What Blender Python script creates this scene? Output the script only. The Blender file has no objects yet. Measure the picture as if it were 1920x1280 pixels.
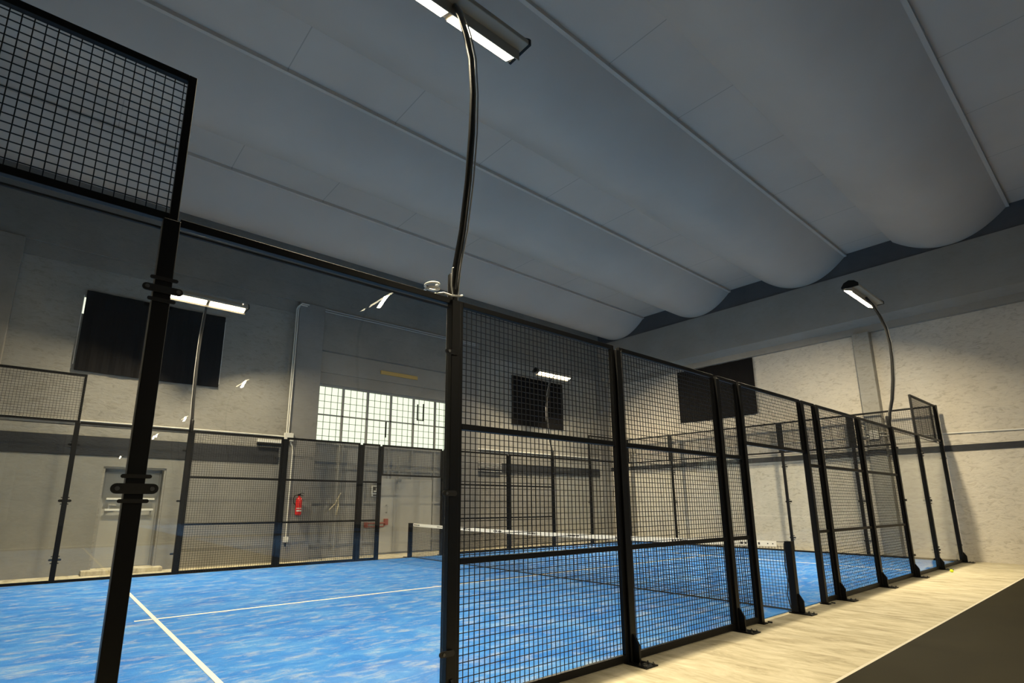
import bpy, math, random
from mathutils import Vector, Matrix
random.seed(7)
S = bpy.context.scene
COL = S.collection

# ------------------------------------------------------------------ camera, world, exposure
cam_d = bpy.data.cameras.new('camera')
cam = bpy.data.objects.new('camera', cam_d); COL.objects.link(cam)
cam.location = (1.95996, -3.38272, 1.42884)
cam.rotation_euler = (1.788610, 0.001221, -0.693409)
cam_d.sensor_width = 36.0
cam_d.lens = 1005.937 / 1920 * 36.0
cam_d.shift_x = 29.422 / 1920
cam_d.shift_y = 82.931 / 1920
cam_d.clip_start = 0.05
cam_d.clip_end = 200
S.camera = cam

W = bpy.data.worlds.new('world'); S.world = W; W.use_nodes = True
W.node_tree.nodes['Background'].inputs[0].default_value = (0.75, 0.85, 1, 1)
W.node_tree.nodes['Background'].inputs[1].default_value = 0.3

S.view_settings.view_transform = 'Standard'
S.view_settings.look = 'None'
S.view_settings.gamma = 1
S.view_settings.exposure = 0.0
S.cycles.max_bounces = 8
S.cycles.diffuse_bounces = 5
S.cycles.transparent_max_bounces = 24
S.cycles.sample_clamp_indirect = 4

LED_COLOR = (1.0, 0.85, 0.57)
LED_POWER = 14.0            # what the eye sees of a diode strip
BEAM_WATTS = 1000.0         # what each floodlight throws
BEAM_SPREAD, BEAM_TILT, BEAM_FAN = 136.0, 21.0, 24.0
DAY_POWER = 1.25

# ------------------------------------------------------------------ materials
def newmat(name):
    m = bpy.data.materials.new(name); m.use_nodes = True
    return m, m.node_tree, m.node_tree.nodes['Principled BSDF']

def plain(name, col, rough=0.6, metal=0.0, spec=0.5):
    m, t, b = newmat(name)
    b.inputs['Base Color'].default_value = (*col, 1)
    b.inputs['Roughness'].default_value = rough
    b.inputs['Metallic'].default_value = metal
    b.inputs['Specular IOR Level'].default_value = spec
    n = t.nodes.new('ShaderNodeTexNoise'); n.inputs['Scale'].default_value = 40
    tc = t.nodes.new('ShaderNodeTexCoord'); t.links.new(tc.outputs['Object'], n.inputs['Vector'])
    r = t.nodes.new('ShaderNodeMapRange'); r.inputs[3].default_value = max(0, rough - .06); r.inputs[4].default_value = min(1, rough + .06)
    t.links.new(n.outputs['Fac'], r.inputs[0]); t.links.new(r.outputs[0], b.inputs['Roughness'])
    return m

def noise(t, vec, scale, detail=4, rough=0.55, dist=0.0):
    n = t.nodes.new('ShaderNodeTexNoise')
    n.inputs['Scale'].default_value = scale; n.inputs['Detail'].default_value = detail
    n.inputs['Roughness'].default_value = rough; n.inputs['Distortion'].default_value = dist
    t.links.new(vec, n.inputs['Vector'])
    return n

def mapping(t, scale, out='Object', rot=(0, 0, 0)):
    tc = t.nodes.new('ShaderNodeTexCoord'); mp = t.nodes.new('ShaderNodeMapping')
    mp.inputs['Scale'].default_value = scale; mp.inputs['Rotation'].default_value = rot
    t.links.new(tc.outputs[out], mp.inputs['Vector'])
    return mp.outputs['Vector']

def ramp(t, fac, stops):
    r = t.nodes.new('ShaderNodeValToRGB')
    e = r.color_ramp.elements
    while len(e) < len(stops): e.new(0.5)
    for k, (p, c) in zip(e, stops): k.position = p; k.color = (*c, 1)
    t.links.new(fac, r.inputs[0])
    return r.outputs['Color']

def mixc(t, fac, a, b):
    m = t.nodes.new('ShaderNodeMix'); m.data_type = 'RGBA'
    for i, v in ((0, fac), (6, a), (7, b)):
        if hasattr(v, 'links'): t.links.new(v, m.inputs[i])
        elif i == 0: m.inputs[0].default_value = v
        else: m.inputs[i].default_value = (*v, 1)
    return m.outputs[2]

def plaster(name, c1, c2, bump=0.5, scale=5.5):
    m, t, b = newmat(name)
    v = mapping(t, (1, 1, 1))
    n1 = noise(t, v, 0.8, 5, 0.6)
    col = ramp(t, n1.outputs['Fac'], [(0.35, c1), (0.7, c2)])
    # trowelled render: flattened, warped relief, with shade painted into the colour of its pits
    v2 = mapping(t, (1.0, 1.0, 2.3))
    n2 = noise(t, v2, scale, 6, 0.62, 1.1)
    pit_shade = ramp(t, n2.outputs['Fac'], [(0.34, (0.55, 0.52, 0.48)), (0.46, (0.95, 0.95, 0.95)), (0.62, (1.08, 1.08, 1.08))])
    mm = t.nodes.new('ShaderNodeMix'); mm.data_type = 'RGBA'; mm.blend_type = 'MULTIPLY'
    mm.inputs[0].default_value = min(1, bump)
    t.links.new(col, mm.inputs[6]); t.links.new(pit_shade, mm.inputs[7])
    t.links.new(mm.outputs[2], b.inputs['Base Color'])
    b.inputs['Roughness'].default_value = 0.85
    b.inputs['Specular IOR Level'].default_value = 0.2
    bp = t.nodes.new('ShaderNodeBump'); bp.inputs['Strength'].default_value = bump; bp.inputs['Distance'].default_value = 0.03
    t.links.new(n2.outputs['Fac'], bp.inputs['Height']); t.links.new(bp.outputs['Normal'], b.inputs['Normal'])
    return m

MT = {}
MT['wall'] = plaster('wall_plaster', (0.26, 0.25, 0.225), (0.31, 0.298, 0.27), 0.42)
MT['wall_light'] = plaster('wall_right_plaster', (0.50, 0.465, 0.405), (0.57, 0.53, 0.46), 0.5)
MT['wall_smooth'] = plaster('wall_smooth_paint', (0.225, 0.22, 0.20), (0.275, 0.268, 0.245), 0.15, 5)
MT['wall_dark'] = plaster('wall_upper_paint', (0.20, 0.19, 0.17), (0.25, 0.235, 0.21), 0.2, 6)
MT['pilaster'] = plaster('pilaster_paint', (0.20, 0.195, 0.185), (0.24, 0.235, 0.225), 0.15, 5)
MT['beam'] = plaster('beam_paint', (0.27, 0.25, 0.22), (0.31, 0.29, 0.26), 0.12, 4)
MT['band'] = plaster('band_paint', (0.030, 0.032, 0.037), (0.042, 0.044, 0.049), 0.3, 7)
MT['closure'] = plaster('roof_end_paint', (0.09, 0.09, 0.095), (0.11, 0.11, 0.115), 0.1, 4)
MT['gate'] = plaster('gate_paint', (0.26, 0.26, 0.25), (0.32, 0.315, 0.30), 0.08, 3)
MT['door'] = plaster('door_paint', (0.34, 0.335, 0.31), (0.38, 0.375, 0.35), 0.06, 3)
MT['black'] = plain('black_powder_coat', (0.0022, 0.0022, 0.0025), 0.45, spec=0.22)
MT['wire'] = plain('black_wire', (0.006, 0.006, 0.0065), 0.45, spec=0.35)
MT['rubber'] = plain('black_rubber', (0.006, 0.006, 0.006), 0.7)
MT['bolt'] = plain('dark_bolt', (0.10, 0.10, 0.10), 0.4, 0.8)
MT['white'] = plain('white_plastic', (0.72, 0.71, 0.66), 0.45)
MT['conduit'] = plain('white_conduit', (0.60, 0.59, 0.54), 0.5)
MT['grey_conduit'] = plain('grey_conduit', (0.36, 0.36, 0.35), 0.5)
MT['housing'] = plain('lamp_housing', (0.30, 0.27, 0.22), 0.5)
MT['pole'] = plain('pole_paint', (0.012, 0.012, 0.012), 0.3)
MT['line'] = plain('white_turf_line', (0.74, 0.70, 0.58), 0.9, spec=0.1)
MT['board'] = plain('blackout_board', (0.009, 0.008, 0.008), 0.8, spec=0.1)
MT['red'] = plain('red_paint', (0.62, 0.02, 0.02), 0.3)
MT['redbar'] = plain('red_bar', (0.24, 0.06, 0.045), 0.5)
MT['cord'] = plain('dark_cord', (0.014, 0.016, 0.015), 0.8)
MT['netcord'] = plain('net_cord', (0.014, 0.018, 0.022), 0.85)
MT['ink'] = plain('dark_ink', (0.05, 0.045, 0.04), 0.7)
MT['timber'] = plain('yellow_timber', (0.50, 0.33, 0.10), 0.7)
MT['steel'] = plain('grey_steel', (0.30, 0.30, 0.29), 0.4, 0.3)
MT['rope'] = plain('pale_rope', (0.50, 0.45, 0.32), 0.9)
MT['trim'] = plain('pale_edge', (0.62, 0.57, 0.46), 0.6)

def tape_mat():
    m, t, b = newmat('net_tape')
    b.inputs['Base Color'].default_value = (0.85, 0.83, 0.76, 1); b.inputs['Roughness'].default_value = 0.7
    return m
MT['tape'] = tape_mat()

def turf_mat():
    m, t, b = newmat('blue_turf')
    v = mapping(t, (0.8, 1.5, 1), rot=(0, 0, 0.25))
    n1 = noise(t, v, 1.6, 8, 0.68, 0.8)
    v2 = mapping(t, (0.9, 2.0, 1), rot=(0, 0, 0.3))
    n2 = noise(t, v2, 3.2, 8, 0.72, 0.5)
    blue = ramp(t, n1.outputs['Fac'], [(0.30, (0.022, 0.135, 0.50)), (0.52, (0.045, 0.20, 0.58)), (0.74, (0.13, 0.31, 0.62))])
    sand = ramp(t, n2.outputs['Fac'], [(0.50, (0, 0, 0)), (0.80, (0.85, 0.85, 0.85))])
    col = mixc(t, sand, blue, (0.46, 0.48, 0.46))
    n3 = noise(t, mapping(t, (1, 1, 1)), 260, 2, 0.6)
    f = ramp(t, n3.outputs['Fac'], [(0.3, (0.72, 0.72, 0.72)), (0.7, (1.18, 1.18, 1.18))])
    mm = t.nodes.new('ShaderNodeMix'); mm.data_type = 'RGBA'; mm.blend_type = 'MULTIPLY'; mm.inputs[0].default_value = 1
    t.links.new(col, mm.inputs[6]); t.links.new(f, mm.inputs[7])
    t.links.new(mm.outputs[2], b.inputs['Base Color'])
    b.inputs['Roughness'].default_value = 0.95; b.inputs['Specular IOR Level'].default_value = 0.1
    bp = t.nodes.new('ShaderNodeBump'); bp.inputs['Strength'].default_value = 0.4; bp.inputs['Distance'].default_value = 0.01
    t.links.new(n3.outputs['Fac'], bp.inputs['Height']); t.links.new(bp.outputs['Normal'], b.inputs['Normal'])
    return m
MT['turf'] = turf_mat()

def concrete_mat():
    m, t, b = newmat('beige_concrete')
    v = mapping(t, (2.6, 0.8, 1), rot=(0, 0, 0.62))
    n1 = noise(t, v, 2.4, 8, 0.7, 0.7)
    col = ramp(t, n1.outputs['Fac'], [(0.30, (0.30, 0.255, 0.165)), (0.47, (0.50, 0.445, 0.31)), (0.68, (0.66, 0.60, 0.45))])
    t.links.new(col, b.inputs['Base Color'])
    b.inputs['Roughness'].default_value = 0.8; b.inputs['Specular IOR Level'].default_value = 0.25
    return m
MT['concrete'] = concrete_mat()

def darkfloor_mat():
    m, t, b = newmat('dark_flooring')
    n1 = noise(t, mapping(t, (1, 1.6, 1), rot=(0, 0, 0.6)), 1.1, 6, 0.6, 0.5)
    col = ramp(t, n1.outputs['Fac'], [(0.35, (0.018, 0.0155, 0.0075)), (0.65, (0.022, 0.019, 0.0095)), (0.78, (0.040, 0.035, 0.024))])
    t.links.new(col, b.inputs['Base Color'])
    b.inputs['Roughness'].default_value = 0.7; b.inputs['Specular IOR Level'].default_value = 0.08
    return m
MT['darkfloor'] = darkfloor_mat()

def ceiling_mat():
    m, t, b = newmat('ceiling_paint')
    v = mapping(t, (1, 1, 1))
    n1 = noise(t, v, 0.5, 4, 0.55)
    col = ramp(t, n1.outputs['Fac'], [(0.35, (0.48, 0.42, 0.36)), (0.7, (0.53, 0.465, 0.40))])
    # plank joints across the flat infill panels (only where the slab is flat, above z 8.85)
    sx = t.nodes.new('ShaderNodeSeparateXYZ'); t.links.new(v, sx.inputs[0])
    md = t.nodes.new('ShaderNodeMath'); md.operation = 'MODULO'; md.inputs[1].default_value = 2.13
    t.links.new(sx.outputs[0], md.inputs[0])
    lt = t.nodes.new('ShaderNodeMath'); lt.operation = 'LESS_THAN'; lt.inputs[1].default_value = 0.018
    t.links.new(md.outputs[0], lt.inputs[0])
    gt = t.nodes.new('ShaderNodeMath'); gt.operation = 'GREATER_THAN'; gt.inputs[1].default_value = 8.86
    t.links.new(sx.outputs[2], gt.inputs[0])
    mu = t.nodes.new('ShaderNodeMath'); mu.operation = 'MULTIPLY'
    t.links.new(lt.outputs[0], mu.inputs[0]); t.links.new(gt.outputs[0], mu.inputs[1])
    mu2 = t.nodes.new('ShaderNodeMath'); mu2.operation = 'MULTIPLY'; mu2.inputs[1].default_value = 0.35
    t.links.new(mu.outputs[0], mu2.inputs[0])
    col = mixc(t, mu2.outputs[0], col, (0.06, 0.065, 0.07))
    t.links.new(col, b.inputs['Base Color'])
    b.inputs['Roughness'].default_value = 0.9; b.inputs['Specular IOR Level'].default_value = 0.15
    return m
MT['ceiling'] = ceiling_mat()

def glass_mat():
    m = bpy.data.materials.new('clear_glass'); m.use_nodes = True; t = m.node_tree; t.nodes.clear()
    out = t.nodes.new('ShaderNodeOutputMaterial')
    tr = t.nodes.new('ShaderNodeBsdfTransparent'); tr.inputs[0].default_value = (0.985, 0.992, 0.988, 1)
    gl = t.nodes.new('ShaderNodeBsdfGlossy'); gl.inputs['Roughness'].default_value = 0.0
    lw = t.nodes.new('ShaderNodeLayerWeight'); lw.inputs['Blend'].default_value = 0.5
    pw = t.nodes.new('ShaderNodeMath'); pw.operation = 'POWER'; pw.inputs[1].default_value = 5
    t.links.new(lw.outputs['Facing'], pw.inputs[0])
    ma = t.nodes.new('ShaderNodeMath'); ma.operation = 'MULTIPLY_ADD'; ma.inputs[1].default_value = 0.9; ma.inputs[2].default_value = 0.04
    t.links.new(pw.outputs[0], ma.inputs[0])
    mx = t.nodes.new('ShaderNodeMixShader')
    t.links.new(ma.outputs[0], mx.inputs[0]); t.links.new(tr.outputs[0], mx.inputs[1]); t.links.new(gl.outputs[0], mx.inputs[2])
    t.links.new(mx.outputs[0], out.inputs[0])
    return m
MT['glass'] = glass_mat()

def emit(name, col, s):
    m = bpy.data.materials.new(name); m.use_nodes = True; t = m.node_tree; t.nodes.clear()
    out = t.nodes.new('ShaderNodeOutputMaterial'); e = t.nodes.new('ShaderNodeEmission')
    e.inputs[0].default_value = (*col, 1); e.inputs[1].default_value = s
    t.links.new(e.outputs[0], out.inputs[0])
    return m
MT['led'] = emit('led_light', LED_COLOR, LED_POWER)
MT['day'] = emit('frosted_daylight', (0.93, 1.0, 0.76), DAY_POWER)

# ------------------------------------------------------------------ mesh builder
class MB:
    def __init__(s): s.v = []; s.f = []
    def add(s, vs, fs):
        o = len(s.v); s.v += [tuple(p) for p in vs]; s.f += [tuple(i + o for i in f) for f in fs]; return s
    def box(s, x0, x1, y0, y1, z0, z1):
        vs = [(x, y, z) for z in (z0, z1) for y in (y0, y1) for x in (x0, x1)]
        return s.add(vs, [(0, 2, 3, 1), (4, 5, 7, 6), (0, 1, 5, 4), (2, 6, 7, 3), (0, 4, 6, 2), (1, 3, 7, 5)])
    def prism(s, poly, axis, a, b):
        """poly of 2-D points (remaining axes in xyz order) extruded along axis from a to b"""
        n = len(poly); vs = []
        for w in (a, b):
            for p, q in poly:
                vs.append({'x': (w, p, q), 'y': (p, w, q), 'z': (p, q, w)}[axis])
        fs = [tuple(range(n))[::-1], tuple(range(n, 2 * n))] + [(i, (i + 1) % n, n + (i + 1) % n, n + i) for i in range(n)]
        return s.add(vs, fs)
    def tube(s, pts, r, n=10, cap=True):
        pts = [Vector(p) for p in pts]; rs = r if isinstance(r, (list, tuple)) else [r] * len(pts)
        vs = []; prev = None
        for i, p in enumerate(pts):
            d = (pts[min(i + 1, len(pts) - 1)] - pts[max(i - 1, 0)]).normalized()
            if prev is None:
                u = d.orthogonal().normalized()
            else:
                u = (prev - d * prev.dot(d)).normalized()
            prev = u; w = d.cross(u)
            for k in range(n):
                a = 2 * math.pi * k / n
                vs.append(p + (u * math.cos(a) + w * math.sin(a)) * rs[i])
        fs = []
        for i in range(len(pts) - 1):
            for k in range(n):
                fs.append((i * n + k, i * n + (k + 1) % n, (i + 1) * n + (k + 1) % n, (i + 1) * n + k))
        if cap:
            fs.append(tuple(range(n))[::-1]); fs.append(tuple(range((len(pts) - 1) * n, len(pts) * n)))
        return s.add(vs, fs)
    def lathe(s, prof, c, axis='z', n=20):
        vs = []; m = len(prof)
        for r, h in prof:
            for k in range(n):
                a = 2 * math.pi * k / n; p, q = r * math.cos(a), r * math.sin(a)
                o = {'z': (p, q, h), 'y': (p, h, q), 'x': (h, p, q)}[axis]
                vs.append((c[0] + o[0], c[1] + o[1], c[2] + o[2]))
        fs = [(i * n + k, i * n + (k + 1) % n, (i + 1) * n + (k + 1) % n, (i + 1) * n + k) for i in range(m - 1) for k in range(n)]
        fs.append(tuple(range(n))[::-1]); fs.append(tuple(range((m - 1) * n, m * n)))
        return s.add(vs, fs)
    def ball(s, c, r, nu=20, nv=12):
        prof = [(max(1e-4, r * math.sin(math.pi * i / nv)), -r * math.cos(math.pi * i / nv)) for i in range(nv + 1)]
        return s.lathe(prof, c, 'z', nu)
    def build(s, name, mat, parent=None, bevel=0.0, smooth=False, off=(0, 0, 0)):
        me = bpy.data.meshes.new(name)
        me.from_pydata([(v[0] - off[0], v[1] - off[1], v[2] - off[2]) for v in s.v], [], s.f)
        me.update()
        import bmesh
        bm = bmesh.new(); bm.from_mesh(me); bmesh.ops.recalc_face_normals(bm, faces=bm.faces); bm.to_mesh(me); bm.free()
        if smooth:
            me.polygons.foreach_set('use_smooth', [True] * len(me.polygons))
        me.materials.append(MT[mat] if isinstance(mat, str) else mat)
        o = bpy.data.objects.new(name, me); COL.objects.link(o)
        if parent is not None: o.parent = parent
        elif off != (0, 0, 0): o.location = off
        if bevel:
            b = o.modifiers.new('bevel', 'BEVEL'); b.width = bevel; b.segments = 2; b.limit_method = 'ANGLE'
        if smooth:
            try:
                e = o.modifiers.new('split', 'EDGE_SPLIT'); e.split_angle = math.radians(40)
            except Exception: pass
        return o

def struct(o):
    o['kind'] = 'structure'; return o
def tag(o, label, cat, group=None):
    o['label'] = label; o['category'] = cat
    if group: o['group'] = group
    return o
def thing(name, loc, label, cat, group=None, rz=0.0):
    o = bpy.data.objects.new(name, None); COL.objects.link(o)
    o.location = loc; o.rotation_euler = (0, 0, rz); o.empty_display_size = 0.1
    return tag(o, label, cat, group)
def children(o): return [c for c in bpy.data.objects if c.parent == o]
def dup(root, loc, rz, label, group=None):
    """copy of a thing with its parts and their sub-parts"""
    r = root.copy(); COL.objects.link(r); r.location = loc; r.rotation_euler = (0, 0, rz); r['label'] = label
    if group: r['group'] = group
    for ch in KIDS[root.name]:
        c = ch.copy(); COL.objects.link(c); c.parent = r
        for g in KIDS.get(ch.name, []):
            d = g.copy(); COL.objects.link(d); d.parent = c
    return r
KIDS = {}
def note(root):
    KIDS[root.name] = children(root)
    for c in KIDS[root.name]: KIDS[c.name] = children(c)

# ------------------------------------------------------------------ dimensions
XW, YF, XL, YB = 20.4, 11.3, -0.25, -46.0
XB = 19.88                       # front of the roof beam on the right wall
PX = [2.321, 4.312, 6.379, 8.394, 8.979, 11.021, 11.606, 13.621, 15.688, 17.679, 19.96]
CW, CL = 10.0, 20.0

# ------------------------------------------------------------------ room shell
struct(MB().box(XL - .3, XW + .3, YB - .3, YF + .8, -0.3, 0).build('floor', 'concrete'))
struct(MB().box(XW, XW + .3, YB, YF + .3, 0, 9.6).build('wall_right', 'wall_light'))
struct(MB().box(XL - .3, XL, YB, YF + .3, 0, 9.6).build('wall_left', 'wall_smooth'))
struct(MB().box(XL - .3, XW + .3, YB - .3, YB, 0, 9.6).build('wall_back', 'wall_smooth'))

# far wall with the openings for the small door (2.97..4.09 x 0..2.22) and the gate (7.59..12.5 x 0..5.75)
GX0, GX1 = 7.59, 12.52
w = MB()
w.box(XL, 2.97, YF, YF + .5, 0, 7.05).box(2.97, 4.09, YF, YF + .5, 2.22, 7.05).box(4.09, 6.85, YF, YF + .5, 0, 7.05)
w.box(13.25, XW, YF, YF + .5, 0, 7.05)
w.box(2.97, 4.09, YF + .37, YF + .5, 0, 2.22)
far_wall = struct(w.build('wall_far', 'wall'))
# lower part of the far wall is smoother than the splattered render above
struct(MB().box(XL, 2.93, YF - .02, YF, 0, 2.48).box(4.13, 6.85, YF - .02, YF, 0, 2.48).box(2.93, 4.13, YF - .02, YF, 2.26, 2.48).build('trim_1', 'wall_smooth'))
# upper far wall, slightly proud, with its corbel
struct(MB().box(XL, XW, YF - .09, YF + .5, 7.05, 9.6).build('trim_2', 'wall_dark'))
struct(MB().box(0.95, 6.85, YF - .04, YF, 6.72, 7.05).box(13.25, 19.77, YF - .04, YF, 6.72, 7.05).build('trim_3', 'wall_dark'))
# pilasters
struct(MB().box(6.85, GX0, YF - .14, YF + .3, 0, 7.05).build('trim_4', 'pilaster', bevel=.015))
struct(MB().box(GX1, 13.25, YF - .14, YF + .3, 0, 7.05).build('trim_5', 'pilaster', bevel=.015))
struct(MB().box(19.77, XW, YF - .14, YF + .1, 0, 7.05).build('trim_6', 'pilaster', bevel=.015))
struct(MB().box(XL, 0.95, YF - .14, YF + .1, 0, 7.05).build('trim_7', 'wall_dark', bevel=.015))
struct(MB().box(XW - .27, XW + .1, 1.25, 1.68, 0, 6.43).build('trim_8', 'wall', bevel=.015))
# dark painted bands
struct(MB().box(0.95, 6.64, YF - .035, YF, 2.49, 2.90).build('trim_9', 'band'))
struct(MB().box(13.27, 19.77, YF - .03, YF, 2.52, 2.86).build('trim_10', 'band'))
struct(MB().box(XW - .03, XW, YB, 1.25, 2.79, 2.95).box(XW - .03, XW, 1.68, YF, 2.79, 2.95).box(XW - .30, XW - .27, 1.25, 1.68, 2.79, 2.95).build('trim_11', 'band'))
# gate head: lintel beam, recess, frame
struct(MB().box(GX0, GX1, YF - .08, YF + .4, 5.78, 7.05).build('trim_12', 'wall_dark'))
struct(MB().box(GX0, GX1, YF + .06, YF + .4, 5.17, 5.78).build('trim_13', 'beam'))
struct(MB().box(GX0, GX1, YF + .10, YF + .4, 4.84, 5.17).build('trim_14', 'beam'))
# roof beam over the right wall and its ledge
struct(MB().prism([(XB, 8.24), (XB, 6.78), (XW - .15, 6.63), (XW - .15, 6.43), (XW + .1, 6.43), (XW + .1, 8.24)], 'y', YB, YF + .1).build('trim_15', 'beam'))
struct(MB().box(XB + .05, XW + .1, YB, YF + .1, 8.24, 9.6).build('trim_16', 'closure'))

# ceiling: hanging barrel shells alternating with flat infill planks
PITCH, BW, ZF, ZE, ZB = 3.67, 2.43, 8.91, 8.835, 8.27
prof = []
k = 2
def barrel(y0):
    pts = [(y0 - .07, ZF), (y0 - .07, ZE)]             # flange and lip of the shell, facing the entrance side
    n = 28
    for i in range(n + 1):
        s_ = i / n * 2 - 1
        z = ZB + (ZE - ZB) * (abs(s_) ** 2.0)
        pts.append((y0 + BW * i / n, z))
    pts.append((y0 + BW, ZF - .025))
    pts.append((y0 + BW + .02, ZF - .025)); pts.append((y0 + BW + .02, ZF))
    return pts
ys = []
y0 = 1.5 + 2 * PITCH
while y0 > YB - 4:
    ys.append(y0); y0 -= PITCH
pts = []
for y in reversed(ys): pts += barrel(y)
x0, x1 = XL, XB + .06
vs = []; fs = []
for (y, z) in pts: vs += [(x0, y, z), (x1, y, z)]
for i in range(len(pts) - 1): fs.append((2 * i, 2 * i + 1, 2 * i + 3, 2 * i + 2))
n0 = len(vs)
ya, yb_ = pts[0][0], pts[-1][0]
vs += [(x0, ya, 9.6), (x1, ya, 9.6), (x0, yb_, 9.6), (x1, yb_, 9.6)]
fs.append((n0, n0 + 1, n0 + 3, n0 + 2))
struct(MB().add(vs, fs).build('ceiling', 'ceiling', smooth=True))

# ------------------------------------------------------------------ small door, gate and windows
d1 = MB().box(3.0, 4.06, YF + .30, YF + .37, 0.09, 2.2).build('door_1', 'door', bevel=.01); struct(d1)
MB().box(2.97, 3.02, YF + .26, YF + .30, 0.09, 2.2).box(4.05, 4.09, YF + .26, YF + .30, 0.09, 2.2).box(2.97, 4.09, YF + .26, YF + .30, 2.16, 2.22).build('door_frame', 'gate', d1)
for z in (1.30, 1.54):
    MB().box(3.08, 4.0, YF + .22, YF + .25, z, z + .045).box(3.10, 3.14, YF + .25, YF + .30, z, z + .04).box(3.94, 3.98, YF + .25, YF + .30, z, z + .04).build('push_bar', 'white', d1, bevel=.006)
MB().box(3.13, 3.17, YF + .26, YF + .30, 1.34, 1.45).tube([(3.15, YF + .25, 1.43), (3.28, YF + .25, 1.42)], .011).build('door_handle', 'steel', d1)
struct(MB().box(2.80, 4.25, YF - .32, YF + .3, 0, 0.09).build('trim_17', 'concrete', bevel=.01))

g = MB().box(GX0, GX1, YF + .2, YF + .28, 0.02, 3.15).build('door_2', 'gate'); struct(g)
fr = MB()
for x in (7.63, 8.42, 9.22, 10.02, 10.84, 11.68, 12.46): fr.box(x - .03, x + .03, YF + .17, YF + .2, 0.02, 3.15)
for z in (0.35, 1.45, 2.42, 3.10): fr.box(GX0, GX1, YF + .175, YF + .2, z, z + .07)
fr.build('gate_frame', 'gate', g, bevel=.006)
wk = MB().box(9.7, 11.6, YF + .165, YF + .2, 0.05, 2.2).build('wicket_leaf', 'door', g, bevel=.006)
MB().box(10.24, 10.30, YF + .15, YF + .165, 0.05, 2.2).build('meeting_strip', 'gate', wk)
MB().tube([(10.0, YF + .11, 1.42), (10.0, YF + .11, 1.20)], .012).box(9.98, 10.02, YF + .11, YF + .165, 1.40, 1.43).box(9.98, 10.02, YF + .11, YF + .165, 1.19, 1.22).build('pull_handle', 'steel', wk)
pb = MB().tube([(9.32, YF + .08, .90), (9.95, YF + .08, .90)], .02).tube([(9.36, YF + .09, .80), (9.88, YF + .09, .80), (9.96, YF + .1, .88)], .016).box(9.92, 10.02, YF + .06, YF + .165, .84, 1.02).box(9.30, 9.36, YF + .06, YF + .175, .78, .93)
pb.build('panic_bar', 'redbar', g)
MB().tube([(8.36, YF + .12, 0.25), (8.38, YF + .12, 3.1)], .016).tube([(8.47, YF + .13, 0.9), (8.48, YF + .13, 3.1)], .012).build('bolt_rod', 'steel', g)
MB().tube([(10.35, YF + .12, 1.9), (10.36, YF + .12, 2.9)], .02).box(10.30, 10.45, YF + .1, YF + .2, 2.15, 2.22).build('bolt_rod', 'steel', g)
MB().tube([(8.42, YF + .10, 1.62), (8.34, YF + .09, 1.45), (8.18, YF + .1, 1.28)], .016).tube([(8.42, YF + .10, 1.62), (8.44, YF + .09, 1.4), (8.40, YF + .1, 1.15)], .016).tube([(8.42, YF + .1, 1.60), (8.5, YF + .1, 1.75)], .014).build('rope', 'rope', g)
sg = MB().box(9.47, 9.75, YF + .13, YF + .16, 1.66, 1.98).build('wall_sign', 'white', bevel=.004)
tag(sg, 'small white sign with a dark pictogram on the grey gate', 'sign')
MB().box(9.505, 9.665, YF + .118, YF + .13, 1.77, 1.95).build('pictogram', 'ink', sg)
MB().box(9.53, 9.63, YF + .114, YF + .118, 1.80, 1.84).box(9.60, 9.63, YF + .114, YF + .118, 1.84, 1.92).build('pictogram_mark', 'white', sg)
MB().box(9.52, 9.62, YF + .122, YF + .13, 1.685, 1.72).build('caption', 'ink', sg)

win = MB().box(GX0 + .09, GX1 - .07, YF + .24, YF + .25, 3.15, 4.80).build('window_1', 'day'); struct(win)
fr = MB()
for i, x in enumerate((8.44, 9.23, 10.03, 10.85, 11.68)): fr.box(x - .03, x + .03, YF + .18, YF + .24, 3.15, 4.80)
fr.box(GX0, GX0 + .09, YF + .16, YF + .26, 3.13, 4.86).box(GX1 - .07, GX1, YF + .16, YF + .26, 3.13, 4.86)
fr.box(GX0, GX1, YF + .16, YF + .26, 3.11, 3.16).box(GX0, GX1, YF + .18, YF + .26, 3.94, 3.975).box(GX0, GX1, YF + .16, YF + .26, 4.78, 4.86)
fr.build('window_frame', 'gate', win)
gr = MB()
x = GX0 + .09
while x < GX1 - .08:
    gr.box(x - .006, x + .006, YF + .19, YF + .202, 3.16, 4.78); x += .198
z = 3.35
while z < 4.75:
    gr.box(GX0 + .09, GX1 - .07, YF + .202, YF + .214, z - .006, z + .006); z += .2
gr.build('window_grid', 'wire', win)
MB().box(10.98, 11.02, YF + .185, YF + .21, 4.12, 4.62).box(11.20, 11.24, YF + .185, YF + .21, 4.12, 4.66).box(10.98, 11.24, YF + .185, YF + .21, 4.09, 4.12).box(9.86, 9.90, YF + .185, YF + .21, 3.45, 3.95).build('vent_stay', 'black', win)

def board_window(n, x0, x1, z0, z1, sill):
    wn = MB().box(x0, x1, YF - .012, YF, z0, z1).build('window_%d' % n, 'day'); struct(wn)
    MB().box(x0 - .012, x0, YF - .02, YF, 4.45, 6.05).box(x1, x1 + .05, YF - .03, YF, 4.40, 6.05).build('window_frame', 'white', wn)  # right-hand white strip stands in for a slit of daylight beside the sheet
    return wn
board_window(2, 2.098, 4.98, 5.62, 6.0, 1)
board_window(3, 15.0, 17.58, 4.6, 6.0, 1)

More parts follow.
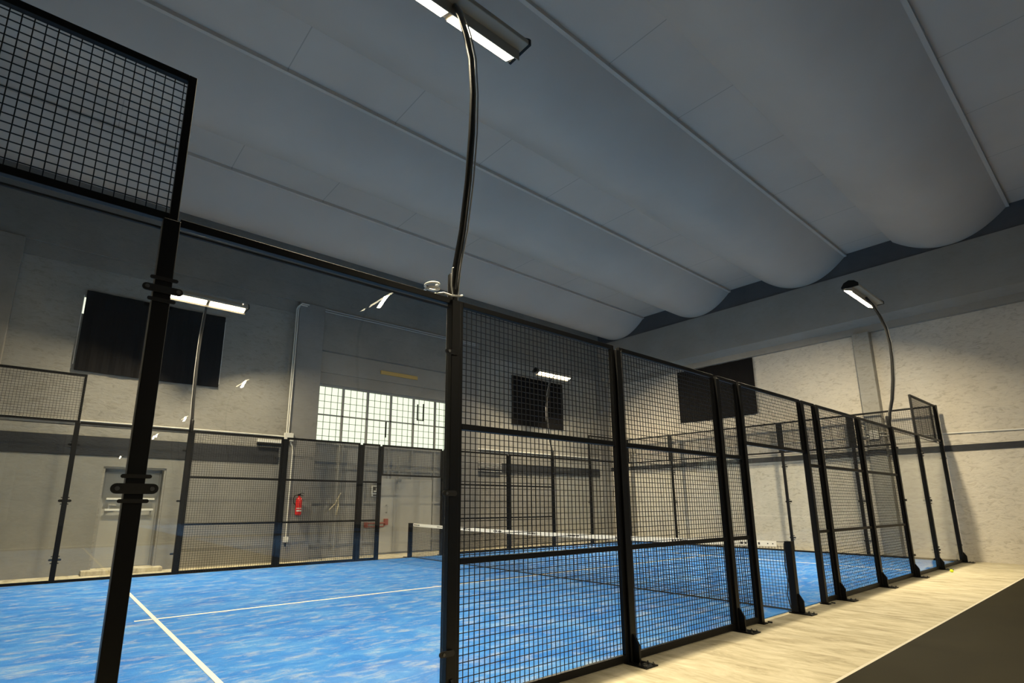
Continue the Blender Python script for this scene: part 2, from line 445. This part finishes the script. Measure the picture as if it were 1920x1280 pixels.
def curtain(x0, x1, z0, z1, face, label):
    """a hung blackout sheet with a soft waviness; face 'y' hangs on the far wall, 'x' on the right wall"""
    n, mz = 48, 10; vs = []; fs = []
    for s_ in (0, 1):
        for j in range(mz + 1):
            for i in range(n + 1):
                a = x0 + (x1 - x0) * i / n; z = z0 + (z1 - z0) * j / mz
                wv = .010 * math.sin(i * .55) + .006 * math.sin(i * 1.7 + j * .4)
                dz = -.02 * math.sin(math.pi * i / n) * (1 if j == 0 else .2)
                d = .05 + wv - .018 * s_
                vs.append((a, YF - d, z + dz) if face == 'y' else (XW - d, a, z + dz))
    W1 = n + 1; N = W1 * (mz + 1)
    for s_ in (0, 1):
        for j in range(mz):
            for i in range(n):
                q = [s_ * N + j * W1 + i, s_ * N + j * W1 + i + 1, s_ * N + (j + 1) * W1 + i + 1, s_ * N + (j + 1) * W1 + i]
                fs.append(tuple(q))
    ring = [i for i in range(W1)] + [j * W1 + n for j in range(1, mz + 1)] + [mz * W1 + i for i in range(n - 1, -1, -1)] + [j * W1 for j in range(mz - 1, 0, -1)]
    for a, b in zip(ring, ring[1:] + ring[:1]): fs.append((a, b, b + N, a + N))
    o = MB().add(vs, fs).build('blackout_curtain', 'board', smooth=False)
    return tag(o, label, 'curtain', 'black sheets over the high windows')
curtain(2.13, 5.01, 4.32, 6.17, 'y', 'wide black sheet over the high window at left above the small grey door')
curtain(14.89, 17.60, 4.33, 6.16, 'y', 'black sheet over the high window right of the bright gridded gate window')
curtain(4.80, 7.73, 4.45, 6.42, 'x', 'black sheet high on the right-hand wall under the roof beam')

# ------------------------------------------------------------------ fittings on the walls
tag(MB().box(9.54, 10.86, YF + .02, YF + .06, 5.385, 5.50).build('timber_plank', 'timber', bevel=.005), 'short yellow plank fixed above the gridded gate window', 'plank')

c = thing('conduit', (0, 0, 0), 'long pair of pale pipes under the upper wall above the gridded gate window', 'pipe', 'wall conduits')
for z in (6.93, 6.99): MB().tube([(GX0 - .02, YF - .11, z), (GX1 + .6, YF - .11 if False else YF - .17, z)], .018).build('pipe', 'grey_conduit', c)
c = thing('conduit', (0, 0, 0), 'pair of white pipes running down beside the pilaster left of the gate window', 'pipe', 'wall conduits')
for dx in (0, .05):
    MB().tube([(6.98 - dx + .12, YF - .165, 6.99 - dx), (6.9 - dx, YF - .165, 6.99 - dx), (6.84 - dx, YF - .165, 6.92 - dx), (6.81 - dx, YF - .165, 6.8), (6.81 - dx, YF - .165, 3.3)], .017).build('pipe', 'conduit', c)
b = MB().box(6.70, 6.94, YF - .21, YF - .14, 3.08, 3.30).build('junction_box', 'conduit', bevel=.01)
tag(b, 'white junction box at the foot of the paired pipes above the fence', 'junction box')
c = thing('conduit', (0, 0, 0), 'white pipe running along the far wall just above the fence at left', 'pipe', 'wall conduits')
MB().tube([(1.0, YF - .03, 3.22), (6.45, YF - .03, 3.22), (6.70, YF - .15, 3.20)], .018).build('pipe', 'conduit', c)
c = thing('conduit', (0, 0, 0), 'white pipe dropping to a socket left of the red extinguisher', 'pipe', 'wall conduits')
MB().tube([(6.88, YF - .16, 3.06), (6.94, YF - .16, 2.95), (6.96, YF - .16, 2.8), (6.96, YF - .16, .62)], .019).build('pipe', 'conduit', c)
so = MB().box(6.90, 7.02, YF - .20, YF - .14, .48, .62).build('socket', 'white', c, bevel=.008)
MB().tube([(6.96, YF - .17, .48), (6.96, YF - .17, .38)], .02).build('plug', 'black', c)
c = thing('conduit', (0, 0, 0), 'white pipe along the far wall above the dark band at right', 'pipe', 'wall conduits')
MB().tube([(13.3, YF - .03, 3.30), (19.75, YF - .03, 3.30)], .022).build('pipe', 'conduit', c)
c = thing('conduit', (0, 0, 0), 'long white pipe along the right-hand wall behind the floodlight', 'pipe', 'wall conduits')
MB().tube([(XW - .03, YF, 3.43), (XW - .03, 1.86, 3.36), (XW - .08, 1.74, 3.33), (XW - .30, 1.66, 3.33), (XW - .30, 1.27, 3.33), (XW - .08, 1.16, 3.32), (XW - .03, 1.05, 3.30), (XW - .03, -9, 3.05)], .020).build('pipe', 'conduit', c)
MB().tube([(XW - .30, 1.66, 3.43), (XW - .30, 1.27, 3.43), (XW - .10, 1.18, 3.40), (XW - .07, 1.0, 3.36)], .018).build('pipe', 'conduit', c)
b = MB().box(XW - .36, XW - .28, 1.37, 1.60, 3.24, 3.50).build('junction_box', 'conduit', bevel=.012)
tag(b, 'white junction box on the right-hand wall pillar', 'junction box')

em = thing('emergency_light', (6.40, YF - .03, 2.98), 'slim white emergency light above the dark wall band', 'light')
MB().box(-.34, .34, -.09, 0, .03, .12).build('cover', 'white', em, bevel=.01)
MB().box(-.34, .34, -.08, 0, -.03, .03).build('base', 'black', em, bevel=.006)

lv = thing('vent_grille', (13.83, YF - .03, 2.69), 'slatted vent grille in the dark band right of the gate', 'vent')
MB().box(-.54, .54, -.02, 0, -.17, .17).build('backing', 'band', lv)
sl = MB()
for i in range(7):
    z = -.14 + i * .045
    sl.prism([(-.055, z), (-.02, z + .03), (-.02, z + .022), (-.052, z - .006)], 'x', -.52, .52)
sl.build('slats', 'grey_conduit', lv)

fe = thing('fire_extinguisher', (7.20, YF - .25, 1.16), 'red fire extinguisher hung on the pilaster beside the gate', 'fire extinguisher')
MB().lathe([(.05, 0), (.078, .02), (.08, .05), (.08, .38), (.07, .43), (.045, .46), (.03, .47), (.03, .50)], (0, 0, 0)).build('cylinder', 'red', fe, smooth=True)
MB().box(-.035, .035, -.02, .02, .50, .545).tube([(0, 0, .545), (.05, -.02, .57), (.11, -.02, .56)], .010).tube([(0, 0, .52), (.10, -.02, .50)], .009).build('valve', 'black', fe)
MB().tube([(-.03, 0, .52), (-.11, 0, .51), (-.15, -.01, .44), (-.14, -.01, .32), (-.09, -.02, .26)], .012).build('hose', 'black', fe)
lbp = []
for k_ in range(9):
    a = -2.6 + k_ * .26; lbp.append((.0815 * math.cos(a), .0815 * math.sin(a)))
for z0_, z1_ in ((.10, .14), (.17, .19)):
  lb = MB()
  for (xa, ya_), (xb, yb2) in zip(lbp, lbp[1:]):
    lb.add([(xa, ya_, z0_), (xb, yb2, z0_), (xb, yb2, z1_), (xa, ya_, z1_)], [(0, 1, 2, 3)])
  lb.build('label_strip', 'white', fe)
MB().box(-.05, .05, .08, .11, .05, .40).build('bracket', 'black', fe)

# ------------------------------------------------------------------ court surface
tf = thing('turf_court', (0, 0, 0), 'blue artificial turf of the padel court with white lines and sandy streaks', 'court')
MB().box(0.03, 19.93, .06, 9.94, .002, .014).build('turf', 'turf', tf)
SX = 3.284
for nm, bx in (('service_line', (SX - .025, SX + .025, .06, 9.94)), ('service_line', (20 - SX - .025, 20 - SX + .025, .06, 9.94)),
               ('centre_line', (SX - .22, 20 - SX + .22, 4.975, 5.025))):
    MB().box(*bx, .014, .017 if nm == 'service_line' else .0165).build(nm, 'line', tf)
fl = MB().box(XL + .02, XW - .06, YB + .02, -1.47, 0.0, .012).build('rubber_flooring', 'darkfloor')
for n_, (ya, yb2) in enumerate(((-23.2, -3.4), (-45.0, -25.2))):
    nb = thing('turf_court', (0, 0, 0), ('blue turf of the neighbouring court, seen mirrored in the large glass panel', 'blue turf of the second court along the hall, seen mirrored in the glass')[n_], 'court')
    MB().box(7.2, 17.2, ya, yb2, .013, .024).build('turf', 'turf', nb)
    for x in (12.2,): MB().box(x - .025, x + .025, ya + 3, yb2 - 3, .024, .027).build('centre_line', 'line', nb)
    for y in (ya + 3.2, yb2 - 3.2): MB().box(7.2, 17.2, y - .025, y + .025, .024, .0275).build('service_line', 'line', nb)
tag(fl, 'dark grey flooring beyond the beige concrete strip at lower right', 'flooring')
ed = MB().box(XL + .02, XW - .06, -1.47, -1.44, 0.0, .011).build('edge_trim', 'trim')
tag(ed, 'thin pale trim along the edge of the dark grey flooring', 'trim')
tag(MB().ball((0, 0, 0), .033, 20, 12).build('padel_ball', plain('yellow_felt', (0.62, 0.78, 0.03), 0.9), smooth=True), 'yellow ball on the concrete outside the far end of the fence', 'ball').location = (17.17, -.33, .033)

# ------------------------------------------------------------------ fence: posts
def stadium(cx, cz, hl, r, n=8):
    p = [(cx - hl + r * math.cos(math.pi / 2 + math.pi * i / n), cz + r * math.sin(math.pi / 2 + math.pi * i / n)) for i in range(n + 1)]
    return p + [(cx + hl + r * math.cos(-math.pi / 2 + math.pi * i / n), cz + r * math.sin(-math.pi / 2 + math.pi * i / n)) for i in range(n + 1)]

PROTO = {}
def post(x, y, rz, h, label, group, foot=True, clamps=None, w=.08, d=.08, tab=False):
    """local frame: +y points into the court, the foot plate lies on the outer (-y) side"""
    key = (h, foot, clamps, w, d, tab)
    if key in PROTO:
        return dup(PROTO[key], (x, y, 0), rz, label, group)
    t = thing('fence_post', (x, y, 0), label, 'post', group, rz)
    MB().box(-w / 2, w / 2, -d + .02, .02, .012, h).build('column', 'black', t, bevel=.004)
    if foot:
        MB().prism([(-d + .02, .25), (-d + .01, .25), (-.125, .16), (-.125, .012), (-d + .02, .012)], 'x', -.012, .012).build('gusset', 'black', t)
        fp = MB().box(-.09, .09, -.25, .05, 0, .012).build('base_plate', 'black', t, bevel=.002)
        for (bx, by) in ((-.06, -.22), (.06, -.22), (-.06, -.16), (.06, -.16)):
            MB().lathe([(.012, .0115), (.012, .022), (.006, .022), (.006, .034)], (bx, by, 0), n=6).build('bolt', 'bolt', fp)
    else:
        MB().box(-w / 2 - .02, w / 2 + .02, -.09, .03, 0, .012).build('base_plate', 'black', t, bevel=.002)
    if tab:
        MB().tube([(.0, -.03 - d, .03), (.03, -.07 - d, .025)], .010).build('floor_hook', 'black', t)
    if clamps:
        for z in (.42, 1.51, 2.59):
            big = clamps == 'both' and z > 1 and z < 2
            cl = MB()
            ey = -.064 if clamps != 'both' else -.066
            lo, hi = (-w / 2 - .045, 0) if clamps == 'left' else ((0, w / 2 + .045) if clamps == 'right' else (-w / 2 - .035, w / 2 + .035))
            cx, hl = (lo + hi) / 2, (hi - lo) / 2
            cl.prism(stadium(cx, z, hl, .026 if big else .020), 'y', ey - .010, ey + .0)
            if clamps == 'both':
                for dz in (-.062, .062): cl.prism(stadium(cx, z + dz, hl - .020, .010), 'y', ey - .008, ey)
            co = cl.build('glass_clamp', 'rubber', t)
            for bx in ([-w / 2 - .032] if clamps in ('left', 'both') else []) + ([w / 2 + .032] if clamps in ('right', 'both') else []):
                MB().lathe([(.011, -.018), (.011, -.010)], (bx, ey, z), 'y', 10).build('bolt', 'bolt', co)
    note(t); PROTO[key] = t
    return t

G1, G2, G3 = 'black fence posts along the near side', 'black fence posts along the far side', 'black fence posts along the right-hand end'
near = [
 (0, 3.02, True, 'both', 'tall black post at left under the high mesh, with round glass clamps'),
 (1, 3.03, True, 'left', 'black post under the nearest floodlight, between clear glass and first mesh'),
 (2, 3.0, True, None, 'black post with foot plate between the two widest near mesh panels'),
 (3, 3.0, True, None, 'black near post with foot plate left of the first narrow mesh strip'),
 (4, 3.0, False, None, 'thin black gate post left of the near net post'),
 (5, 3.0, False, None, 'thin black gate post right of the near net post'),
 (6, 3.0, True, None, 'black near post with foot plate right of the second narrow mesh strip'),
 (7, 3.0, True, None, 'black near post with foot plate, second left of the right-hand floodlight pole base'),
 (8, 3.03, True, 'right', 'black near post carrying the right-hand floodlight pole'),
 (9, 3.02, True, 'both', 'black near post beside the yellow ball, next to the corner'),
 (10, 4.0, True, 'left', 'black corner post against the right-hand wall, at the right end of the near fence'),
]
for i, h, foot, cl, lab in near:
    post(PX[i], 0, 0, h, lab, G1, foot, cl, w=.085 if foot else .07, tab=not foot)
far = [
 (0, 3.02, True, 'both', 'far black post at left, left of the small grey door, under the high mesh'),
 (1, 3.03, True, 'left', 'far black post under the far left floodlight pole'),
 (2, 3.0, True, None, 'far black post just left of the red extinguisher'),
 (3, 3.0, True, None, 'far black post left of the white sign on the gate'),
 (4, 3.0, False, None, 'thin far black gate post overlapping the white sign'),
 (5, 3.0, False, None, 'thin far gate post right of the far net post, behind the nearest floodlight post'),
 (6, 3.0, True, None, 'far black post just right of the nearest floodlight post'),
 (7, 3.0, True, None, 'far black post below the left edge of the middle black sheet'),
 (8, 3.03, True, 'right', 'far black post carrying the far right floodlight pole'),
 (9, 3.02, True, 'both', 'far black post between the far right floodlight pole and the far corner'),
 (10, 4.0, True, 'left', 'black corner post in the far right corner of the fence'),
]
for i, h, foot, cl, lab in far:
    cl2 = {'left': 'right', 'right': 'left'}.get(cl, cl)
    post(PX[i], CW, math.pi, h, lab, G2, foot, cl2, w=.085 if foot else .07, tab=not foot)
for y, lab in ((2, 'black end post nearest the right-hand wall pillar'), (4, 'black end post right of the net seen through the near gate opening'),
               (6, 'black end post behind the near post left of the narrow mesh strip'), (8, 'black end post nearest the far right corner')):
    post(19.96, y, math.pi / 2, 4.0, lab, G3, False, 'both', w=.075, d=.06)

# ------------------------------------------------------------------ fence: mesh panels and glass panels
FR = .045
def mesh_panel(p0, p1, z0, z1, rails, label, group, cell=.05, wr=.0026, side=1, low_rail=FR):
    """p0, p1 are plan points of the two posts' inner faces; the welded mesh faces the court side"""
    p0 = Vector((*p0, 0)); p1 = Vector((*p1, 0)); L = (p1 - p0).length; a = math.atan2(p1.y - p0.y, p1.x - p0.x)
    t = thing('mesh_panel', (p0.x, p0.y, z0), label, 'fence panel', group, a)
    H = z1 - z0
    f = MB()
    f.box(0, FR, -.02, .02, 0, H).box(L - FR, L, -.02, .02, 0, H).box(FR, L - FR, -.02, .02, H - FR, H).box(FR, L - FR, -.02, .02, 0, low_rail)
    f.build('frame', 'black', t, bevel=.003)
    for r in rails:
        MB().box(FR, L - FR, -.02, .02, r - z0 - .022, r - z0 + .022).build('rail', 'black', t, bevel=.003)
    m = MB()
    n = max(1, round((L - .02) / cell))
    yv, yh = .0235 * side, (.0235 + .0045) * side
    for i in range(n + 1):
        x = .01 + (L - .02) * i / n
        m.box(x - wr, x + wr, yv - wr, yv + wr, .005, H - .005)
    n = max(1, round(H / cell))
    for i in range(n + 1):
        z = .006 + (H - .012) * i / n
        m.box(.006, L - .006, yh - wr, yh + wr, z - wr, z + wr)
    m.build('wire_mesh', 'wire', t)
    return t
def glass_panel(p0, p1, label, group, rail=True, z1=2.965):
    p0 = Vector((*p0, 0)); p1 = Vector((*p1, 0)); L = (p1 - p0).length; a = math.atan2(p1.y - p0.y, p1.x - p0.x)
    t = thing('glass_panel', (p0.x, p0.y, 0), label, 'glass panel', group, a)
    MB().box(.004, L - .004, -.006, .006, .06, z1).build('pane', 'glass', t)
    MB().box(0, L, -.028, .028, .012, .06).build('bottom_rail', 'black', t, bevel=.003)
    MB().box(.004, L - .004, -.009, .009, z1, z1 + .012).build('edge_strip', 'rubber', t)
    if rail: MB().box(0, L, -.022, .022, 3.0, 3.05).build('top_rail', 'black', t, bevel=.003)
    return t
hp = .0425
def span(i, j):
    a = PX[i] + (hp if i not in (4, 5) else .035); b = PX[j] - (hp if j not in (4, 5) else .035)
    return a, b
MG, GG = 'welded wire mesh panels of the court fence', 'clear glass panels of the court fence'
YN = -.012                        # near fence line, inside the posts' faces
sides = (('near', YN, 1), ('far', CW - YN, -1))
labs = {
 'near': {'A': 'wide near mesh panel right of the nearest floodlight post', 'B': 'second wide near mesh panel, left of the first narrow strip',
          'C': 'narrow near mesh strip left of the net gateway', 'D': 'mesh panel over the gateway above the near net post', 'E': 'narrow near mesh strip right of the net gateway',
          'F': 'near mesh panel right of the second narrow strip', 'G': 'near mesh panel left of the right-hand floodlight pole',
          'T0': 'high mesh panel at upper left above the glass', 'T1': 'high mesh panel at the right end of the near fence',
          'g0': 'glass panel at the left edge below the high mesh', 'g1': 'large glass panel left of the nearest floodlight post', 'g2': 'near glass panel right of the right-hand floodlight pole', 'g3': 'near glass panel beside the right-hand wall corner'},
 'far': {'A': 'far mesh panel between far left floodlight and extinguisher', 'B': 'far mesh panel in front of the red extinguisher',
         'C': 'narrow far mesh strip in front of the grey gate', 'D': 'mesh panel over the far gateway below the gate window', 'E': 'narrow far mesh strip behind the nearest floodlight post',
         'F': 'far mesh panel in front of the slatted vent grille', 'G': 'far mesh panel left of the far right floodlight pole',
         'T0': 'far high mesh panel at the left edge below the wide black sheet', 'T1': 'far high mesh panel at the far right corner',
         'g0': 'far glass panel at the left edge', 'g1': 'far glass panel in front of the small grey door', 'g2': 'far glass panel right of the far right floodlight pole', 'g3': 'far glass panel beside the far right corner'}}
for nm, y, sd in sides:
    q = labs[nm]
    for kx, (i, j, rails) in {'A': (1, 2, (1.02, 2.02)), 'B': (2, 3, (1.02, 2.02)), 'C': (3, 4, (1.02, 2.02)), 'E': (5, 6, (1.02, 2.02)), 'F': (6, 7, (1.02, 2.02)), 'G': (7, 8, (1.02, 2.02))}.items():
        a, b = span(i, j); mesh_panel((a, y), (b, y), .012, 3.045, rails, q[kx], MG, side=sd, low_rail=.065)
    a, b = span(4, 5); mesh_panel((a, y), (b, y), 2.2, 3.045, (), q['D'], MG, side=sd)
    mesh_panel((0.02, y), (PX[0] + .03, y), 3.022, 4.0, (), q['T0'], MG, side=sd)
    a, b = span(9, 10); mesh_panel((PX[9] - .03, y), (b, y), 3.022, 4.0, (), q['T1'], MG, side=sd)
    glass_panel((0.02, y), (PX[0] - hp, y), q['g0'], GG, False)
    a, b = span(0, 1); glass_panel((a, y), (b, y), q['g1'], GG)
    a, b = span(8, 9); glass_panel((a, y), (b, y), q['g2'], GG)
    a, b = span(9, 10); glass_panel((a, y), (b, y), q['g3'], GG, False)
ey = [0.06, 2, 4, 6, 8, CW - .06]
el = ['end {} nearest the near right corner', 'end {} in front of the right-hand wall pillar', 'end {} just right of the middle of the right-hand end', 'end {} just left of the middle of the right-hand end', 'end {} nearest the far right corner']
for i in range(5):
    a = ey[i] + (.0375 if i else 0); b = ey[i + 1] - (.0375 if i < 4 else 0)
    mesh_panel((19.95, a), (19.95, b), 3.02, 4.0, (), el[i].format('high mesh panel'), MG, side=1)
    glass_panel((19.95, a), (19.95, b), el[i].format('glass panel'), GG, False)

# ------------------------------------------------------------------ net and net posts
def net_post(y, rz, label):
    t = thing('net_post', (10, y, 0), label, 'net post', 'net posts', rz)
    MB().box(-.05, .05, -.06, .03, .012, .93).build('column', 'black', t, bevel=.006)
    MB().prism([(-.06, .25), (-.07, .25), (-.125, .16), (-.125, .012), (-.06, .012)], 'x', -.012, .012).build('gusset', 'black', t)
    fp = MB().box(-.09, .09, -.24, .05, 0, .012).build('base_plate', 'black', t, bevel=.002)
    for (bx, by) in ((-.06, -.21), (.06, -.21), (-.06, -.15), (.06, -.15)):
        MB().lathe([(.012, .012), (.012, .022), (.006, .022), (.006, .034)], (bx, by, 0), n=6).build('bolt', 'bolt', fp)
    return t
net_post(-.02, 0, 'short black net post in the near gateway')
net_post(CW + .02, math.pi, 'short black net post at the far end of the net')
nt = thing('padel_net', (10, 0, 0), 'dark net with white top tape across the middle of the blue court', 'net')
def ztop(y): return .925 - .05 * (1 - ((y - 5) / 5) ** 2)
NY = 80
yt0, yt1 = .13, 9.87
def strip(y0, y1, z0f, z1f, th, n):
    vs = []; fs = []
    for i in range(n + 1):
        y = y0 + (y1 - y0) * i / n
        vs += [(-th, y, z0f(y)), (th, y, z0f(y)), (th, y, z1f(y)), (-th, y, z1f(y))]
    for i in range(n):
        for k_ in range(4): fs.append((4 * i + k_, 4 * i + (k_ + 1) % 4, 4 * i + 4 + (k_ + 1) % 4, 4 * i + 4 + k_))
    fs += [(0, 1, 2, 3), (4 * n, 4 * n + 1, 4 * n + 2, 4 * n + 3)]
    return vs, fs
MB().add(*strip(yt0, yt1, lambda y: ztop(y) - .075, ztop, .006, NY)).build('top_tape', 'tape', nt)
mk = MB()
y = .36
random.seed(3)
while y < 9.7:
    for k_ in range(6):
        w_ = .022 + .018 * random.random(); yy = y + k_ * .05; zc = ztop(yy) - .038
        h_ = .012 + .008 * random.random()
        mk.box(-.0075, -.0055, yy, yy + w_, zc - h_, zc + h_)
    y += 1.15
for yy in (.18, .25): mk.lathe([(.009, -.008), (.009, -.005)], (0, yy, ztop(yy) - .037), 'x', 10)
mk.build('tape_print', 'ink', nt)
nm_ = MB(); cr = .0023
yy = .035
while yy < 9.97:
    top = ztop(yy) - (.07 if yt0 < yy < yt1 else .05 + 0.2 * abs(min(yy - yt0, yt1 - yy)))
    nm_.box(-cr, cr, yy - cr, yy + cr, .03, top); yy += .042
nz = 20
for i in range(nz + 1):
    f = i / nz
    nm_.add(*strip(.03, 9.97, lambda y: .03 + f * (ztop(y) - .075 - .03) - cr, lambda y: .03 + f * (ztop(y) - .075 - .03) + cr, cr, 40))
nm_.build('netting', 'netcord', nt)
MB().tube([(0, .02 + 9.96 * i / 30, .032) for i in range(31)], .012, 6).build('bottom_cord', 'cord', nt)
MB().tube([(0, .0 + 10.0 * i / 40, ztop(max(.05, min(9.95, 10.0 * i / 40))) - .006) for i in range(41)], .004, 6).build('top_cord', 'cord', nt)
MB().tube([(0, .03, .90), (0, .05, .60), (0, .035, .40), (0, .06, .22), (0, .03, .05)], .007, 6).build('side_lacing', 'cord', nt)

# ------------------------------------------------------------------ floodlights
def floodlight(loc, rz, label):
    t = thing('floodlight_pole', loc, label, 'floodlight', 'curved floodlight poles', rz)
    pts = [(0, 0, 3.03), (0, -.005, 3.10), (0, -.045, 3.33), (0, -.125, 3.62), (0, -.195, 4.03), (0, -.238, 4.46), (0, -.25, 4.82), (0, -.22, 5.2), (0, -.145, 5.5), (0, -.045, 5.80), (0, .05, 5.99)]
    MB().tube(pts, [.032] * 3 + [.030] * 3 + [.028] * 3 + [.026, .024], 12).build('pole', 'pole', t, smooth=True)
    MB().lathe([(.042, 3.0), (.042, 3.26), (.034, 3.27)], (0, 0, 0)).build('collar', 'black', t, smooth=True)
    hs = MB().prism([(-.06, 6.02), (.24, 6.02), (.25, 6.05), (.20, 6.13), (.10, 6.17), (0.0, 6.14), (-.06, 6.07)], 'x', -.86, .86).build('housing', 'housing', t, bevel=.008)
    for sx in (-1, 1):
        MB().prism([(-.07, 6.01), (.25, 6.01), (.26, 6.05), (.20, 6.14), (.10, 6.18), (0.0, 6.15), (-.07, 6.08)], 'x', sx * .86 - .012, sx * .86 + .012).build('end_cap', 'black', hs)
    for sx in (-1, 1):
        x0_, x1_ = sorted((sx * .035, sx * .79))
        MB().prism([(.080, 5.945), (.243, 6.012), (.243, 6.022), (.080, 6.022)], 'x', x0_ - .012, x1_ + .012).build('module_body', 'housing', hs)
        MB().prism([(.095, 5.937), (.232, 5.993), (.229, 6.004), (.091, 5.948)], 'x', x0_, x1_).build('led_module', 'led', t)
    MB().tube([(0.034, -.02, 3.05), (0.034, -.06, 3.33), (0.033, -.15, 3.62), (0.033, -.225, 4.03), (0.032, -.27, 4.46), (0.030, -.28, 4.82), (0.030, -.25, 5.2), (0.028, -.175, 5.5), (0.026, -.075, 5.80), (.02, .03, 6.0)], .007, 6).build('cable', 'grey_conduit', t)
    MB().box(-.83, .83, .066, .076, 5.905, 6.02).build('added_light_cutoff', 'housing', hs)  # plate added under the housing to block light thrown outward
    ld = bpy.data.lights.new('floodlight_beam', 'AREA'); ld.shape = 'RECTANGLE'; ld.size = .72; ld.size_y = .10
    ld.energy = BEAM_WATTS / 2; ld.color = LED_COLOR; ld.spread = math.radians(BEAM_SPREAD)
    for sx in (-1, 1):                                   # one beam per diode module, fanned out along the court
        lo = bpy.data.objects.new('floodlight_beam', ld); COL.objects.link(lo); lo.parent = t
        lo.location = (sx * .41, .170, 5.945)
        lo.rotation_euler = (Matrix.Rotation(math.radians(-sx * BEAM_FAN), 3, 'Y') @ Matrix.Rotation(math.radians(BEAM_TILT), 3, 'X')).to_euler()
    note(t)
    return t
F0 = floodlight((PX[1], 0, 0), 0, 'nearest floodlight on a tall curved pole rising from the near fence')
dup(F0, (PX[8], 0, 0), 0, 'right-hand floodlight on a curved pole above the near fence')
dup(F0, (PX[1], CW, 0), math.pi, 'far left floodlight glowing in front of the wide black sheet')
dup(F0, (PX[8], CW, 0), math.pi, 'far right floodlight in front of the middle black sheet')
# the next courts of the hall, seen only as reflections in the near glass
for i, y in enumerate((-7.3, -18.3, -29.2, -39.6)):
    dup(F0, (7.10, y, 0), -math.pi / 2, ('floodlight mirrored in the large glass panel, the big one beside the nearest post', 'floodlight mirrored in the glass as a short white streak below the wide black sheet',
        'floodlight mirrored in the glass as a small white streak over the far fence rail', 'floodlight mirrored in the glass as the smallest white dash on the dark band')[i], 'floodlights of the neighbouring courts')

cc = thing('cable_coil', (PX[1] - .16, 0, 3.05), 'small white coil of cable on the fence top under the nearest floodlight', 'cable')
MB().tube([(.055 * math.cos(a * .35) - .04, .055 * math.sin(a * .35), .012 + .0022 * a) for a in range(0, 38)], .009, 6).build('coil', 'white', cc)
MB().tube([(.0, .02, .02), (.06, -.02, .03), (.12, -.05, .012), (.20, -.05, .03), (.235, -.03, .05)], .008, 6).build('tail', 'white', cc)
MB().tube([(.13, -.045, .02), (.115, -.045, .10), (.118, -.05, .25), (.135, -.05, .26)], .005, 6).build('riser', 'white', cc)
